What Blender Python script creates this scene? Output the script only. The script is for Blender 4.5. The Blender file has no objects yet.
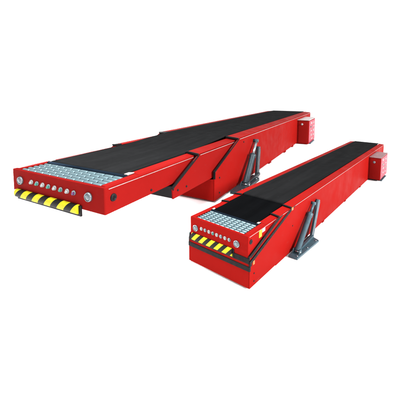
import bpy, bmesh, math
from mathutils import Vector, Matrix
R = math.radians
scene = bpy.context.scene
COL = scene.collection

# ------------------------------------------------------------------ materials
def new_mat(name):
    m = bpy.data.materials.new(name); m.use_nodes = True
    nt = m.node_tree
    return m, nt, nt.nodes['Principled BSDF']

def painted(name, col, rough=.42, spec=.12, var=.10, scale=3.0, metallic=0.0, bump=.0, bscale=60, rvar=.12, coat=0.0, stretch=None, scratch=0.0):
    """solid finish with faint cloudy colour variation, uneven gloss and fine texture"""
    m, nt, b = new_mat(name)
    L = nt.links
    tc = nt.nodes.new('ShaderNodeTexCoord')
    n = nt.nodes.new('ShaderNodeTexNoise'); n.inputs['Scale'].default_value = scale; n.inputs['Detail'].default_value = 6; n.inputs['Roughness'].default_value = .6
    src = tc.outputs['Object']
    if stretch:
        mp = nt.nodes.new('ShaderNodeMapping'); mp.inputs['Scale'].default_value = stretch
        L.new(src, mp.inputs['Vector']); src = mp.outputs['Vector']
    L.new(src, n.inputs['Vector'])
    mr = nt.nodes.new('ShaderNodeMapRange'); mr.inputs['From Min'].default_value = .3; mr.inputs['From Max'].default_value = .7
    mr.inputs['To Min'].default_value = 1 - var; mr.inputs['To Max'].default_value = 1 + var
    L.new(n.outputs['Fac'], mr.inputs['Value'])
    mx = nt.nodes.new('ShaderNodeVectorMath'); mx.operation = 'SCALE'
    mx.inputs[0].default_value = col
    L.new(mr.outputs['Result'], mx.inputs['Scale'])
    colour = mx.outputs['Vector']
    if scratch:                                             # sparse scuffs: thin crests of a stretched noise
        mp2 = nt.nodes.new('ShaderNodeMapping'); mp2.inputs['Scale'].default_value = (9, 1.3, 9); mp2.inputs['Rotation'].default_value = (.25, .2, .3)
        L.new(tc.outputs['Object'], mp2.inputs['Vector'])
        ns = nt.nodes.new('ShaderNodeTexNoise'); ns.inputs['Scale'].default_value = 5; ns.inputs['Detail'].default_value = 5
        L.new(mp2.outputs['Vector'], ns.inputs['Vector'])
        rs = nt.nodes.new('ShaderNodeMapRange'); rs.inputs['From Min'].default_value = .66; rs.inputs['From Max'].default_value = .76
        rs.inputs['To Max'].default_value = scratch
        L.new(ns.outputs['Fac'], rs.inputs['Value'])
        mxs = nt.nodes.new('ShaderNodeMix'); mxs.data_type = 'RGBA'
        L.new(rs.outputs['Result'], mxs.inputs['Factor']); L.new(colour, mxs.inputs['A'])
        mxs.inputs['B'].default_value = (col[0]*.8 + .02, col[1] + .02, col[2] + .02, 1)
        colour = mxs.outputs['Result']
    L.new(colour, b.inputs['Base Color'])
    n2 = nt.nodes.new('ShaderNodeTexNoise'); n2.inputs['Scale'].default_value = scale * 4; n2.inputs['Detail'].default_value = 8
    L.new(tc.outputs['Object'], n2.inputs['Vector'])
    r2 = nt.nodes.new('ShaderNodeMapRange'); r2.inputs['From Min'].default_value = .3; r2.inputs['From Max'].default_value = .7
    r2.inputs['To Min'].default_value = max(.03, rough - rvar); r2.inputs['To Max'].default_value = min(1, rough + rvar)
    L.new(n2.outputs['Fac'], r2.inputs['Value']); L.new(r2.outputs['Result'], b.inputs['Roughness'])
    b.inputs['Metallic'].default_value = metallic
    b.inputs['Specular IOR Level'].default_value = spec
    b.inputs['Coat Weight'].default_value = coat
    if bump:
        n3 = nt.nodes.new('ShaderNodeTexNoise'); n3.inputs['Scale'].default_value = bscale; n3.inputs['Detail'].default_value = 4
        L.new(tc.outputs['Object'], n3.inputs['Vector'])
        bp = nt.nodes.new('ShaderNodeBump'); bp.inputs['Strength'].default_value = bump; bp.inputs['Distance'].default_value = .004
        L.new(n3.outputs['Fac'], bp.inputs['Height']); L.new(bp.outputs['Normal'], b.inputs['Normal'])
    return m

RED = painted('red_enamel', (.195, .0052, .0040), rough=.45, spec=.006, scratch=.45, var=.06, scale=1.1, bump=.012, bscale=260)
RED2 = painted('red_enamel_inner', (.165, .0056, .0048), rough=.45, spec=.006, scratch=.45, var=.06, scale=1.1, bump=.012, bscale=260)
CRIM = painted('crimson_sheen', (.30, .008, .03), rough=.35, spec=.12, var=.08, scale=6)  # pink of a grazing reflection, held in the base colour
BELT = painted('belt_rubber', (.0080, .0082, .0086), rough=.85, spec=.008, var=.22, stretch=(7, .5, 1), scratch=.25, scale=1.5, bump=.15, bscale=260)
BELT_D = painted('front_belt_rubber', (.0016, .0018, .0021), rough=.85, spec=.008, var=.25, stretch=(7, .5, 1), scale=1.5, bump=.15, bscale=260)
RUBBER = painted('black_rubber', (.004, .004, .0045), rough=.6, spec=.10, var=.15, scale=8)
BLACK = painted('black_steel', (.006, .006, .007), rough=.5, spec=.12, var=.15, scale=8)
ZINC = painted('zinc_roller', (.10, .160, .180), rough=.36, spec=.35, var=.04, scale=5, rvar=.03, metallic=.55)
DRUM = painted('drum_steel', (.006, .010, .016), rough=.9, spec=.0, var=.1, scale=10)
TROUGH = painted('roller_bed_steel', (.02, .035, .045), rough=.6, spec=.1, var=.1, scale=10)
GREY = painted('blue_grey_steel', (.038, .070, .088), rough=.42, spec=.25, var=.16, scale=6, metallic=.25, bump=.08, bscale=120)
GREYD = painted('dark_grey_steel', (.022, .037, .045), rough=.42, spec=.25, var=.16, scale=6, metallic=.25, bump=.08, bscale=120)
CHROME = painted('polished_rod', (.34, .38, .40), rough=.22, spec=.5, var=.06, scale=12, metallic=.9)
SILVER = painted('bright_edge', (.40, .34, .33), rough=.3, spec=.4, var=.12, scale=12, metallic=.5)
BEZEL = painted('lamp_bezel', (.15, .17, .185), rough=.35, spec=.3, var=.06, scale=30, metallic=.6)
LID = painted('box_top_reflection', (.16, .075, .078), rough=.4, spec=.1, var=.12, scale=8)  # reflection on the box top, held in the base colour
LENS = painted('lamp_lens', (.10, .125, .14), rough=.2, spec=.5, var=.25, scale=160)
WHITEP = painted('white_plastic', (.22, .215, .215), rough=.4, spec=.3, var=.05, scale=20)
GREENP = painted('green_plastic', (.012, .13, .095), rough=.35, spec=.3, var=.05, scale=20)
PURPLE = painted('purple_plastic', (.06, .012, .07), rough=.35, spec=.3, var=.05, scale=20)
ORANGE = painted('amber_plastic', (.36, .085, .004), rough=.3, spec=.3, var=.1, scale=30)
YELLOW = painted('yellow_sticker', (.38, .30, .01), rough=.45, spec=.15, var=.06, scale=20)

def floor_mat():
    m = painted('white_floor_paper', (.93, .93, .93), rough=.9, spec=.05, var=.012, scale=1.0, bump=.02, bscale=80)
    return m
FLOOR = floor_mat()

def hazard_mat(name, period, lean, off):
    m, nt, b = new_mat(name); L = nt.links
    tc = nt.nodes.new('ShaderNodeTexCoord'); sp = nt.nodes.new('ShaderNodeSeparateXYZ')
    L.new(tc.outputs['Object'], sp.inputs['Vector'])
    def math_(op, a, bb):
        n = nt.nodes.new('ShaderNodeMath'); n.operation = op
        for i, q in enumerate((a, bb)):
            if isinstance(q, (int, float)): n.inputs[i].default_value = q
            elif q is not None: L.new(q, n.inputs[i])
        return n.outputs[0]
    v = math_('SUBTRACT', sp.outputs['X'], math_('MULTIPLY', sp.outputs['Z'], lean))
    v = math_('DIVIDE', math_('ADD', v, off), period)
    v = math_('FRACT', v, None)
    v = math_('GREATER_THAN', v, .5)
    nz = nt.nodes.new('ShaderNodeTexNoise'); nz.inputs['Scale'].default_value = 25; nz.inputs['Detail'].default_value = 6
    L.new(tc.outputs['Object'], nz.inputs['Vector'])
    mr = nt.nodes.new('ShaderNodeMapRange'); mr.inputs['To Min'].default_value = .75; mr.inputs['To Max'].default_value = 1.2
    L.new(nz.outputs['Fac'], mr.inputs['Value'])
    mix = nt.nodes.new('ShaderNodeMix'); mix.data_type = 'RGBA'
    mix.inputs['A'].default_value = (.005, .005, .004, 1); mix.inputs['B'].default_value = (.42, .37, .008, 1)
    L.new(v, mix.inputs['Factor'])
    sc = nt.nodes.new('ShaderNodeVectorMath'); sc.operation = 'SCALE'
    L.new(mix.outputs['Result'], sc.inputs[0]); L.new(mr.outputs['Result'], sc.inputs['Scale'])
    L.new(sc.outputs['Vector'], b.inputs['Base Color'])
    b.inputs['Roughness'].default_value = .5; b.inputs['Specular IOR Level'].default_value = .1
    return m

# ------------------------------------------------------------------ mesh helpers
class Builder:
    """collects shapes in conveyor units (t across, s along, z up) and links them as one mesh"""
    def __init__(self, U, g): self.U, self.g, self.bm = U, g, bmesh.new()
    def p(self, t, s, z): return Vector((t * self.U, s * self.U, (z - self.g) * self.U))
    def box(self, t0, t1, s0, s1, z0, z1):
        v = [self.bm.verts.new(self.p(t, s, z)) for t in (t0, t1) for s in (s0, s1) for z in (z0, z1)]
        for f in ((0,1,3,2),(4,6,7,5),(0,4,5,1),(2,3,7,6),(0,2,6,4),(1,5,7,3)):
            self.bm.faces.new([v[i] for i in f])
        return self
    def prism_t(self, prof, t0, t1):
        """profile [(s,z)] extruded across"""
        a = [self.bm.verts.new(self.p(t0, s, z)) for s, z in prof]
        b = [self.bm.verts.new(self.p(t1, s, z)) for s, z in prof]
        self._ext(a, b); return self
    def prism_s(self, prof, s0, s1):
        """profile [(t,z)] extruded along"""
        a = [self.bm.verts.new(self.p(t, s0, z)) for t, z in prof]
        b = [self.bm.verts.new(self.p(t, s1, z)) for t, z in prof]
        self._ext(a, b); return self
    def prism_z(self, prof, z0, z1):
        a = [self.bm.verts.new(self.p(t, s, z0)) for t, s in prof]
        b = [self.bm.verts.new(self.p(t, s, z1)) for t, s in prof]
        self._ext(a, b); return self
    def _ext(self, a, b):
        n = len(a)
        self.bm.faces.new(a); self.bm.faces.new(b[::-1])
        for i in range(n): self.bm.faces.new([a[i], b[i], b[(i+1) % n], a[(i+1) % n]])
    def tube(self, p0, p1, r0, r1=None, n=24, rings=None):
        """round bar between two points; rings = [(fraction, radius)] for a lathed outline"""
        A, B = self.p(*p0), self.p(*p1); d = (B - A)
        q = d.to_track_quat('Z', 'Y')
        rings = rings or [(0, r0), (1, r0 if r1 is None else r1)]
        prev = None
        for f, r in rings:
            c = A + d * f
            ring = [self.bm.verts.new(c + q @ Vector((math.cos(2*math.pi*i/n) * r * self.U, math.sin(2*math.pi*i/n) * r * self.U, 0))) for i in range(n)]
            if prev:
                for i in range(n):
                    fc = self.bm.faces.new([prev[i], prev[(i+1) % n], ring[(i+1) % n], ring[i]]); fc.smooth = True
            else: self.bm.faces.new(ring[::-1])
            prev = ring
        self.bm.faces.new(prev); return self
    def beam(self, p0, p1, w, h):
        """flat bar between two points, w across (t), h in the side plane"""
        A, B = self.p(*p0), self.p(*p1); d = (B - A).normalized()
        x = Vector((1, 0, 0)); x = (x - d * x.dot(d)).normalized(); y = d.cross(x)
        q = []
        for P_ in (A, B):
            q.append([self.bm.verts.new(P_ + x * a * w * self.U / 2 + y * b * h * self.U / 2) for a, b in ((-1,-1),(1,-1),(1,1),(-1,1))])
        self._ext(*q); return self
    def build(self, name, mat, parent=None, bevel=0.0, seg=2, label=None):
        bmesh.ops.recalc_face_normals(self.bm, faces=self.bm.faces)
        me = bpy.data.meshes.new(name); self.bm.to_mesh(me); self.bm.free()
        me.materials.append(mat)
        o = bpy.data.objects.new(name, me); COL.objects.link(o)
        if parent: o.parent = parent
        if bevel:
            b = o.modifiers.new('bevel', 'BEVEL'); b.width = bevel * self.U; b.segments = seg; b.limit_method = 'ANGLE'; b.angle_limit = R(40)
        if label: o['label'] = label
        return o

def ribbon(path, w):
    """closed outline of a strip of width w lying to the right of the path [(s,z)]"""
    P_ = [Vector(p) for p in path]; off = []
    for i, p in enumerate(P_):
        ns = []
        if i: d = (P_[i] - P_[i-1]).normalized(); ns.append(Vector((d.y, -d.x)))
        if i < len(P_) - 1: d = (P_[i+1] - P_[i]).normalized(); ns.append(Vector((d.y, -d.x)))
        m = sum(ns, Vector((0, 0))).normalized()
        off.append(p + m * (w / max(.5, m.dot(ns[0]))))
    return [tuple(p) for p in P_] + [tuple(p) for p in reversed(off)]

TH = .012      # sheet thickness of the frames

# ------------------------------------------------------------------ one telescopic conveyor
def conveyor(root, c):
    U, g = c['U'], c['g']
    NB = lambda: Builder(U, g)
    W = [w / 2 for w in c['W']]
    e = c['e']; T = c['top']; Bt = c['bot']
    bi = .362                                         # inner rim of the top flanges

    def flange(b, i, s0, s1, lift=.012):
        for sg in (-1, 1):
            b.prism_s([(sg*W[i], T[i]), (sg*bi, T[i]+lift), (sg*bi, T[i]+lift-.010), (sg*(W[i]-.004), T[i]-.010)], s0, s1)
    def sides(b, i, prof):
        for sg in (-1, 1):
            b.prism_t(prof, sg*W[i], sg*(W[i]-TH))

    # ---- inner section with the head plate
    b = NB()
    e1 = c['lead'][1][-1][0] + .25
    ch = .006
    b.prism_z([(-W[0], ch), (-W[0]+ch, 0), (W[0]-ch, 0), (W[0], ch), (W[0], e1), (W[0]-TH, e1), (W[0]-TH, TH), (-W[0]+TH, TH), (-W[0]+TH, e1), (-W[0], e1)], Bt[0], T[0])
    b.box(-W[0]+TH+.001, W[0]-TH-.001, TH+.001, e1, Bt[0]+.003, Bt[0]+.012)              # belly pan
    r0 = c['roll'][0] - .022; r1 = c['belt0'] + .05
    for sg in (-1, 1):
        b.prism_s([(sg*(W[0]-TH-.0005), T[0]+.0005), (sg*bi, T[0]+.010), (sg*bi, T[0]), (sg*(W[0]-TH-.0005), T[0]-.0095)], r1, c['lead'][1][-1][0] + .05)
    rw = c['rw']
    for sg in (-1, 1):                                                    # cheek rims beside the rollers
        b.prism_s([(sg*(W[0]-TH-.0005), T[0]+.0005), (sg*rw, T[0]+.004), (sg*rw, T[0]-.010), (sg*(W[0]-TH-.0005), T[0]-.0095)], r0, r1)
    b.box(-W[0]+TH+.0005, W[0]-TH-.0005, TH+.0005, r0, T[0]-.010, T[0]+.0008)                    # front sill
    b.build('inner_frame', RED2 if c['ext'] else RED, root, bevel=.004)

    # ---- roller bed and rollers
    NB().box(-rw+.002, rw-.002, r0+.003, r1-.004, T[0]-.075, T[0]-.065).build('roller_tray', TROUGH, root)
    rr = c['rr']
    n = c['nroll']
    for k in range(n):
        s = c['roll'][0] + (c['roll'][1] - c['roll'][0]) * k / (n - 1)
        m = 10; rings = [(0, rr*.45), (.006, rr*.45)]
        for q in range(m):                                        # sleeves with narrow dark grooves between them
            a, z_ = .008 + .984 * (q + .09) / m, .008 + .984 * (q + .91) / m
            rings += [(a, rr*.72), (a + .0008, rr*.97), (a + .003, rr), (z_ - .003, rr), (z_ - .0008, rr*.97), (z_, rr*.72)]
        rings += [(.994, rr*.45), (1, rr*.45)]
        z = T[0] - .002 - rr*.86
        bb = NB().tube((-rw+.004, s, z), (rw-.004, s, z), 0, rings=rings, n=28)
        lim = rr * .8 * U
        for f in bb.bm.faces:
            rad = max(math.hypot(v.co.y - s*U, v.co.z - (z-g)*U) for v in f.verts)
            if rad < lim: f.material_index = 1
        o = bb.build('roller', ZINC, root); o.data.materials.append(TROUGH)

    # ---- belt
    bw = .352
    def belt(path, th, name, mat):
        """path [(s,z)] of the top face; nose rounded down"""
        s0, z0 = path[0]
        nose = []
        rad = c['nose']
        for k in range(7):
            a = math.pi/2 + (math.pi/2 + .3) * k / 6
            nose.append((s0 + rad * math.cos(a), z0 - rad + rad * math.sin(a)))
        top = nose[::-1] + path[1:]
        low = [(s, z - th) for s, z in reversed(path[1:])] + [(s0 + .0, z0 - 2*rad + .004)]
        bb = NB(); bb.prism_t(top + low, -bw, bw)
        return bb.build(name, mat, root, bevel=.002)
    for nm, mt, pth in c['belts']:
        belt(pth, .012, nm, mt)
    z0 = c['belts'][0][2][0][1]; s0 = c['belt0']
    NB().tube((-rw+.006, s0 - .006, z0 - c['nose']-.004), (rw-.006, s0 - .006, z0 - c['nose']-.004), c['nose']*1.06).build('end_drum', DRUM, root)
    for sg in (-1, 1):
        NB().prism_z([(sg*bw+sg*.003, s0-.012), (sg*(bw+.034), s0-.012), (sg*(bw+.034), s0+.05), (sg*bw+sg*.003, s0+.03)], T[0]+.005, T[0]+.013).build('bearing_plate', SILVER, root, bevel=.002)

    # ---- middle section
    b = NB(); lead = c['lead'][1]; e2 = c['lead'][2][-1][0] + .3
    prof = lead + [(e2, T[1]-.011), (e2, Bt[1])]
    prof[-3] = (lead[-1][0], T[1]-.011)
    sides(b, 1, prof)
    flange(b, 1, lead[-1][0]-.012, c['lead'][2][-1][0] + .05)
    b.box(-W[1]+TH, W[1]-TH, lead[0][0]+.02, e2, Bt[1], Bt[1]+.010)
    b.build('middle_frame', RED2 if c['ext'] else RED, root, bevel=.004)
    if c['ext']:
        NB().box(-W[1]+TH+.001, W[1]-TH-.001, lead[0][0]+.002, lead[0][0]+.016, Bt[1]+.004, Bt[0]-.006).build('front_plate', BLACK, root, bevel=.002)  # black sheet standing in for the shade inside the open front
    else:
        NB().box(-W[1]+TH+.001, W[1]-TH-.001, .0, .014, Bt[1], Bt[0]-.004).build('front_plate', RED, root, bevel=.002)

    # ---- outer section
    b = NB(); lead = c['lead'][2]
    prof = list(lead); prof[-1] = (lead[-1][0], T[2]-.011)
    if c['step']:
        prof += [(e, T[2]-.011), (e, Bt[2]), (c['step'], Bt[2]), (c['step'], Bt[2]+.012)]
        prof[0] = (lead[0][0], Bt[2]+.012)
    else:
        prof += [(e, T[2]-.011), (e, Bt[2])]
    sides(b, 2, prof)
    flange(b, 2, lead[-1][0]-.012, e)
    b.box(-W[2]+TH, W[2]-TH, lead[0][0]+.02, e-.02, Bt[2]+.024, Bt[2]+.034)
    b.box(-W[2]+TH, W[2]-TH, e-.016, e, Bt[2]+.03, T[2]-.03)
    for sg in (-1, 1):                                                     # turned-in lower lip
        b.box(sg*(W[2]-TH), sg*(W[2]-.06), (c['step'] or lead[0][0]) + .03, e-.02, Bt[2]+.001, Bt[2]+.010)
    b.build('outer_frame', RED, root, bevel=.004)
    zt = c['bar2'][0] if not c['ext'] else Bt[1] - .012
    NB().box(-W[2]+TH+.001, W[2]-TH-.001, lead[0][0], lead[0][0]+.014, prof[0][1], zt).build('front_plate', RED, root, bevel=.002)

    # ---- black edging along the leading edges, bars across the front
    for i in (1, 2):
        lead = c['lead'][i]; w = c['trim']
        path = [(s - .002, z) for s, z in lead]
        if c['ext']: path = [(path[0][0], path[1][1] - c['tdrop'][i-1]), path[1], (path[2][0]-.002, T[i]-.013)]
        else:
            zb = c['bar1'][1] if i == 1 else c['bar2'][1]
            path = [(path[0][0], zb), path[1], (path[2][0]-.002, T[i]-.013)]
        rb = ribbon(path, w)
        k = len(rb)//2
        # square the top end under the flange
        q = rb[k]; slope = (path[2][1]-path[1][1])/(path[2][0]-path[1][0])
        rb[k] = (q[0] + (T[i]-.013-q[1]) / slope, T[i]-.013)
        if not c['ext']: rb[-1] = (rb[-1][0], zb)
        ts = lead[-1][0]
        for sg in (-1, 1):
            b = NB(); b.prism_t(rb, sg*(W[i]-TH-.004), sg*(W[i]+.003))
            b.prism_s([(sg*(W[i]+.003), T[i]-.013), (sg*(W[i]+.003), T[i]+.003), (sg*bi, T[i]+.0155), (sg*bi, T[i]-.002)], ts-.016, ts-.016+max(.018, w*.8))
            b.build('edge_trim', RUBBER, root, bevel=.0015)
    if not c['ext']:
        for (z0, z1), hw in ((c['bar1'], W[1]), (c['bar2'], W[2])):
            NB().box(-hw-.0015, hw+.002, -.008, .020, z0, z1).build('rubber_bar', RUBBER, root, bevel=.003)

    # ---- highlight on the right and left top folds, put in as pale strips
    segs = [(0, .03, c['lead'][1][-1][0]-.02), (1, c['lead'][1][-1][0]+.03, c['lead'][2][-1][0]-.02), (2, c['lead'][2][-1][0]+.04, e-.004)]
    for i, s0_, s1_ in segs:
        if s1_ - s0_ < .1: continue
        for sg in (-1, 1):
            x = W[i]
            NB().box(sg*(x-.004), sg*(x+c['line']*.5), s0_, s1_, T[i]-.013-c['line'], T[i]-.0125).build('fold_highlight', SILVER, root)

    # ---- lamps, push buttons
    for t, z in c['lamps']:
        r = c['lr']
        o = NB().tube((t, .002, z), (t, -.014, z), 0, rings=[(0, r), (.55, r), (1, r*.9), (1.0, r*.80), (.7, r*.78)], n=32).build('round_lamp', BEZEL, root)
        NB().tube((t, -.004, z), (t, -.016, z), 0, rings=[(0, r*.76), (.4, r*.74), (.85, r*.5), (1, r*.12)], n=32).build('lamp_lens', LENS, o)
    caps = [WHITEP, GREENP, WHITEP, GREENP, WHITEP, GREENP, WHITEP, PURPLE] if c['ext'] else [WHITEP, LENS, WHITEP, GREENP, WHITEP, LENS, WHITEP, LENS]
    (t0, z0), (t1, z1) = c['btn']; r = c['br']
    for k, mt in enumerate(caps):
        t = t0 + (t1 - t0) * k / 7; z = z0 + (z1 - z0) * k / 7
        o = NB().tube((t, .002, z), (t, -.008, z), 0, rings=[(0, r), (.7, r), (1, r*.88)], n=24).build('push_button', BEZEL if k % 2 else WHITEP, root)
        NB().tube((t + r*.12, -.006, z - r*.18), (t + r*.12, -.018, z - r*.18), 0, rings=[(0, r*.62), (.7, r*.62), (1, r*.48)], n=20).build('button_cap', mt, o)

    # ---- hazard bumper
    (t0, t1), (z0, z1) = c['haz']; d = c['hd']
    b = NB(); prof = []
    for k in range(13):
        a = -math.pi/2 + math.pi * k / 12
        prof.append((-.004 - d * max(0, math.cos(a))**.6, (z0+z1)/2 + (z1-z0)/2 * math.sin(a)))
    b.prism_t(prof + [(-.0005, z1), (-.0005, z0)], t0, t1)
    b.build('safety_bumper', hazard_mat('hazard_stripes', c['hp']*U, c['hl'], c['ho']*U), root, bevel=.003)
    NB().box(t0+.01, t1+.018, -.012, -.0005, z0-.012, z1-.004).build('bumper_rail', BLACK, root, bevel=.002)

    # ---- socket on the side of the head
    s, z, r = c['sock']
    for sg in (-1, 1):
        x = W[0]
        NB().tube((sg*(x-.002), s, z), (sg*(x+.008), s, z), 0, rings=[(0, r), (.6, r), (1, r*.92), (1, r*.6), (.5, r*.55)], n=28).build('side_socket', BLACK, root)
    # ---- screw heads
    for i, s, z in c['bolts']:
        for sg in (-1, 1):
            x = W[i]; q = c['bq']
            NB().tube((sg*(x-.002), s, z), (sg*(x+.007), s, z), 0, rings=[(0, q), (.6, q), (1, q*.7)], n=14).build('bolt', BLACK, root)
    # ---- small floor brackets under the body
    for s in c['feet']:
        for sg in (-1, 1):
            NB().prism_t([(s-.035, Bt[2]+.012), (s+.035, Bt[2]+.012), (s+.05, g+.001), (s-.05, g+.001)], sg*(W[2]-TH-.006), sg*(W[2]+.006)).build('floor_bracket', RED2, root, bevel=.002)
    # ---- markers
    for nm, mt, i, s, z, hs, hz in c['marks']:
        x = W[i]
        NB().box(x-.002, x+.006, s-hs, s+hs, z-hz, z+hz).build(nm, mt, root, bevel=.0015)

    # ---- hydraulic support legs
    g0 = c['leg']
    for sg in (-1, 1):
        b = NB()
        fp = g0['plate']                                                     # foot plate
        b.prism_z([(sg*t, s) for t, s in fp], g+.001, g+.030)
        f, ft = g0['cyl0'], g0['cyl1']; rf, rt = g0['str0'], g0['str1']; q = g0['r']
        for dt in (-1, 1):                                                   # clevis ears
            x = sg*f[0] + dt*q*1.15
            b.prism_t([(f[1]-q*1.5, g+.029), (f[1]+q*1.7, g+.029), (f[1]+q*.9, f[2]+q*.9), (f[1]-q*.7, f[2]+q*.9)], x-q*.16, x+q*.16)
        b.prism_t([(f[1]+q*1.9, g+.0295), (rf[1]+q*.5, g+.0295), (rf[1]+q*.3, g+.0295+q*1.0), (f[1]+q*2.4, g+.0295+q*.6)], sg*f[0]-q*.5, sg*f[0]+q*.5)
        leg = b.build('support_leg', GREY if not c['ext'] else GREYD, root, bevel=.003)
        for at, as_ in g0['anchor']:
            NB().tube((sg*at, as_, g+.029), (sg*at, as_, g+.044), 0, rings=[(0, .012), (.55, .012), (.56, .007), (1, .006)], n=6).build('anchor_bolt', CHROME, leg)
        P0 = (sg*f[0], f[1], f[2]); P1 = (sg*ft[0], ft[1], ft[2])
        sp = g0['split']
        mid = tuple(P0[i] + (P1[i]-P0[i])*sp for i in range(3))
        GM = GREY if not c['ext'] else GREYD
        NB().tube(P0, mid, 0, rings=[(0, q*.7), (.02, q), (.90, q), (.91, q*1.14), (.985, q*1.14), (1, q*.8)], n=28).build('hydraulic_cylinder', GM, leg)
        NB().tube(mid, P1, q*.52, n=20).build('piston_rod', CHROME if c['ext'] else GREY, leg)
        Q0 = (sg*rf[0], rf[1], rf[2]); Q1 = (sg*rt[0], rt[1], rt[2])
        NB().beam(Q0, Q1, q*.9, g0['sw']).build('strut', GM, leg, bevel=.004)
        x0, x1 = sg*(W[2]-.002), sg*(max(ft[0], rt[0])+q*.4)
        NB().tube((x0, ft[1], ft[2]), (x1+sg*.01, ft[1], ft[2]), q*.62, n=20).build('pivot_pin', GM, leg)
        NB().tube((x0, rt[1], rt[2]), (x1+sg*.004, rt[1], rt[2]), q*.62, n=20).build('pivot_pin', GM, leg)
        NB().tube((sg*f[0]-q*1.5, f[1], f[2]), (sg*f[0]+q*1.5, f[1], f[2]), q*.36, n=18).build('pivot_pin', CHROME, leg)

    # ---- control box on the right flank at the rear end
    s0_, s1_, t1_, z0_, z1_ = c['cbox']; t0_ = W[2] + .001
    b = NB()
    b.box(t0_, t1_, s0_, s1_, z0_, z1_)
    box = b.build('control_box', RED2, root, bevel=.006)
    NB().box(t0_-.0, t1_+.008, s0_-.012, s1_+.008, z1_+.001, z1_+.014).build('box_top_sheen', LID if not c['ext'] else SILVER, box, bevel=.003)  # pale reflection on the box top put into the lid colour
    h = z1_ - z0_
    NB().box(t1_+.0005, t1_+.006, s0_+.03, s1_-.03, z0_+.03*h, z1_-.03*h).build('side_sheen_panel', CRIM, box, bevel=.002)  # sheen on the red box side, made as a crimson panel
    NB().box(t0_+.025, t1_-.018, s0_-.007, s0_-.0008, z0_+.022*h*2, z1_-.03*h).build('cabinet_door', RED2, box, bevel=.003)
    kt = t0_ + (t1_-t0_)*c['knob'][0]; kz = z0_ + h*c['knob'][1]; kr = c['knob'][2]
    NB().tube((kt, s0_-.005, kz), (kt, s0_-.027, kz), 0, rings=[(0, kr), (.5, kr), (.55, kr*.6), (1, kr*.55)], n=24).build('selector_knob', WHITEP if c['ext'] else BEZEL, box)
    for j, (fs, fz, ws, hz, mt) in enumerate(c['plates']):
        ss = s0_ + (s1_-s0_)*fs; zz = z0_ + h*fz
        NB().box(t1_+.0055, t1_+.010, ss-ws*.8, ss+ws*.8, zz-hz*.75, zz+hz*.75).build('label_plate' if mt is WHITEP else 'panel_button', mt, box, bevel=.001)
    # rear stand below the box
    b = NB()
    b.box(t0_+.01, t1_-.02, s0_+.03, s1_-.25, g+.024, z0_-.001)
    b.build('rear_stand', BLACK, root, bevel=.002)
    NB().box(t0_-.0, t1_+.03, s0_+.10, s1_-.18, g+.001, g+.0235).build('stand_foot', GREY, root, bevel=.002)

# ------------------------------------------------------------------ floor
UB = .75
gB, gA = -.702, -.508
UA = UB * (1.6899 - gB) / (.4816 - gA)
CAM_H = (1.6899 - gB) * UB

me = bpy.data.meshes.new('floor'); bm = bmesh.new()
bmesh.ops.create_grid(bm, x_segments=4, y_segments=4, size=400); bm.to_mesh(me); bm.free()
fl = bpy.data.objects.new('floor', me); COL.objects.link(fl); me.materials.append(FLOOR); fl['kind'] = 'structure'

def empty(name, loc, rz, label, cat, group):
    o = bpy.data.objects.new(name, None); COL.objects.link(o); o.location = loc; o.rotation_euler = (0, 0, rz)
    o.empty_display_size = .2
    o['label'] = label; o['category'] = cat; o['group'] = group
    return o

rootA = empty('telescopic_conveyor', (-.8916*UA, 1.8012*UA, 0), -.5067,
    'long red conveyor with its two inner sections pulled out, behind the fully retracted one', 'conveyor', 'red telescopic belt conveyors')
rootB = empty('telescopic_conveyor', ((.2115+.010*.7586)*UB, (3.7573-.010*.6515)*UB, 0), -.7097,
    'shorter red conveyor in front, fully retracted, with thick black edging round its nose', 'conveyor', 'red telescopic belt conveyors')

e_ = 6.13
conveyor(rootA, dict(U=UA, g=gA, ext=True, W=(.862, .936, 1.0), top=(-.038, -.024, .0), bot=(-.1926, -.2865, -.4921), e=e_,
    lead={1: [(.600, -.2865), (.594, -.203), (.970, -.024)], 2: [(1.205, -.4921), (1.205, -.222), (1.752, .0)]},
    roll=(.042, .200), nroll=5, rr=.0168, rw=.385, belt0=.243, nose=.016,
    belts=[('belt', BELT, [(.243, -.026), (1.0, -.020), (1.76, .018), (e_-.006, .018)])],
    step=None, trim=.011, tdrop=(.02, .07), line=.0035,
    lamps=[(-.337, -.107), (.308, -.108)], lr=.027, btn=((-.217, -.100), (.186, -.104)), br=.0145,
    haz=((-.378, .232), (-.220, -.166)), hd=.026, hp=.122, hl=.9, ho=.03,
    sock=(.062, -.108, .022), bolts=[(1, .66, -.235), (1, .78, -.240), (0, .40, -.165), (2, 1.30, -.44), (2, 1.30, -.30), (2, 1.9, -.06)], bq=.008,
    feet=[2.93, 3.79, 4.35], marks=[],
    leg=dict(plate=[(.52, 1.50), (.64, 1.50), (.63, 2.06), (.52, 2.16)], anchor=[(.62, 1.56), (.615, 2.0)], cyl0=(.585, 1.74, -.47), cyl1=(.535, 2.22, -.09), str0=(.565, 2.17, -.49), str1=(.535, 2.31, -.19), r=.031, split=.66, sw=.085),
    cbox=(4.70, 5.42, .705, -.500, -.062), knob=(.42, .84, .020),
    plates=[(.35, .86, .10, .020, WHITEP), (.70, .84, .06, .022, WHITEP), (.30, .70, .07, .022, GREYD), (.72, .68, .07, .016, WHITEP), (.34, .52, .09, .014, WHITEP), (.70, .50, .06, .030, WHITEP), (.35, .34, .06, .025, WHITEP), (.68, .30, .08, .016, WHITEP), (.45, .16, .12, .012, WHITEP)],
))
e_ = 8.08
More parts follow.
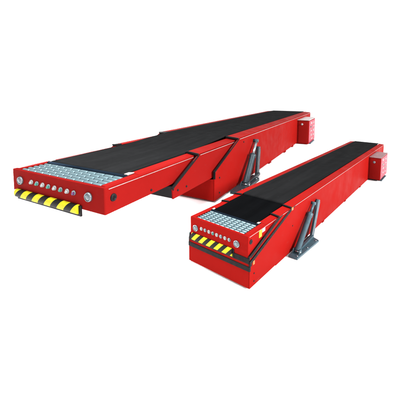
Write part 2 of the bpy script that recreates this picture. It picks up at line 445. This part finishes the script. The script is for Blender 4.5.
conveyor(rootB, dict(U=UB, g=gB, ext=False, W=(.930, .966, .988), top=(-.032, -.018, .0), bot=(-.305, -.405, -.69), e=e_,
    lead={1: [(.0, -.405), (.0, -.275), (.76, -.018)], 2: [(.0, -.69), (.0, -.335), (1.133, .0)]},
    roll=(.060, .330), nroll=6, rr=.0225, rw=.392, belt0=.395, nose=.028,
    belts=[('front_belt', BELT_D, [(.395, -.026), (.62, -.022), (1.02, .000), (1.25, .000)]), ('belt', BELT, [(1.20, .022), (2.0, .022), (e_-.006, .022)])],
    step=.68, trim=.043, line=.004,
    lamps=[(-.367, -.174), (.303, -.172)], lr=.044, btn=((-.262, -.152), (.192, -.156)), br=.0235,
    haz=((-.425, .250), (-.350, -.250)), hd=.026, hp=.130, hl=.9, ho=.04,
    bar1=(-.366, -.296), bar2=(-.460, -.400),
    sock=(.062, -.115, .030), bolts=[(2, .10, -.52), (2, .10, -.62), (2, 1.2, -.30)], bq=.010,
    feet=[2.56, 3.95, 5.24],
    marks=[('reflector', ORANGE, 2, .085, -.375, .020, .024), ('reflector', ORANGE, 2, 1.17, -.030, .030, .022), ('caution_sticker', YELLOW, 0, .285, -.095, .034, .045), ('caution_sticker', WHITEP, 0, .365, -.070, .040, .026)],
    leg=dict(plate=[(.52, 1.02), (.655, 1.02), (.70, 1.76), (.52, 1.84)], anchor=[(.635, 1.07), (.655, 1.40), (.67, 1.70)], cyl0=(.585, 1.17, -.655), cyl1=(.535, 1.93, -.155), str0=(.57, 1.78, -.685), str1=(.535, 2.14, -.175), r=.041, split=.78, sw=.105),
    cbox=(6.06, 6.98, .775, -.660, -.075), knob=(.45, .80, .032),
    plates=[(.30, .86, .10, .026, WHITEP), (.70, .82, .07, .030, WHITEP), (.32, .64, .08, .030, GREENP), (.72, .62, .08, .020, WHITEP), (.36, .46, .10, .020, WHITEP), (.70, .42, .06, .034, GREENP), (.35, .26, .07, .030, WHITEP), (.68, .22, .09, .02, WHITEP)],
))

# ------------------------------------------------------------------ light: white studio surround and softboxes
w = bpy.data.worlds.new('World'); scene.world = w; w.use_nodes = True
bg = w.node_tree.nodes['Background']; bg.inputs['Color'].default_value = (1, 1, 1, 1); bg.inputs['Strength'].default_value = 1.15

def softbox(name, loc, target, sx, sy, power):
    l = bpy.data.lights.new(name, 'AREA'); l.shape = 'RECTANGLE'; l.size = sx; l.size_y = sy; l.energy = power
    o = bpy.data.objects.new(name, l); COL.objects.link(o); o.location = loc
    o.rotation_euler = (Vector(target) - Vector(loc)).to_track_quat('-Z', 'Y').to_euler()
    return o
softbox('side_fill', (-8.0, 10.0, .6), (-.9, 4.4, .0), 2.4, .9, 13000)       # added unseen fill lamp, washes out the floor shadow under the long arm
softbox('key_softbox', (22, -7, 11), (2.0, 7.5, .6), 8, 6, 16500)
softbox('top_fill', (-.9, 3.2, 3.7), (-.5, 4.6, .6), 2.4, 1.6, 330)  # added overhead lamp, brightens the front of the belts

# ------------------------------------------------------------------ camera
cam = bpy.data.cameras.new('camera'); co = bpy.data.objects.new('camera', cam); COL.objects.link(co)
co.location = (0, 0, CAM_H); co.rotation_euler = (R(90) - .0997, 0, 0)
cam.sensor_width = 36; cam.lens = 303.87 / 400 * 36
cam.shift_y = -(200 - 121.53) / 400
cam.clip_start = .05; cam.clip_end = 2000
scene.camera = co
scene.view_settings.view_transform = 'Standard'; scene.view_settings.look = 'None'
scene.view_settings.exposure = 0; scene.view_settings.gamma = 1
scene.cycles.max_bounces = 10; scene.cycles.diffuse_bounces = 6
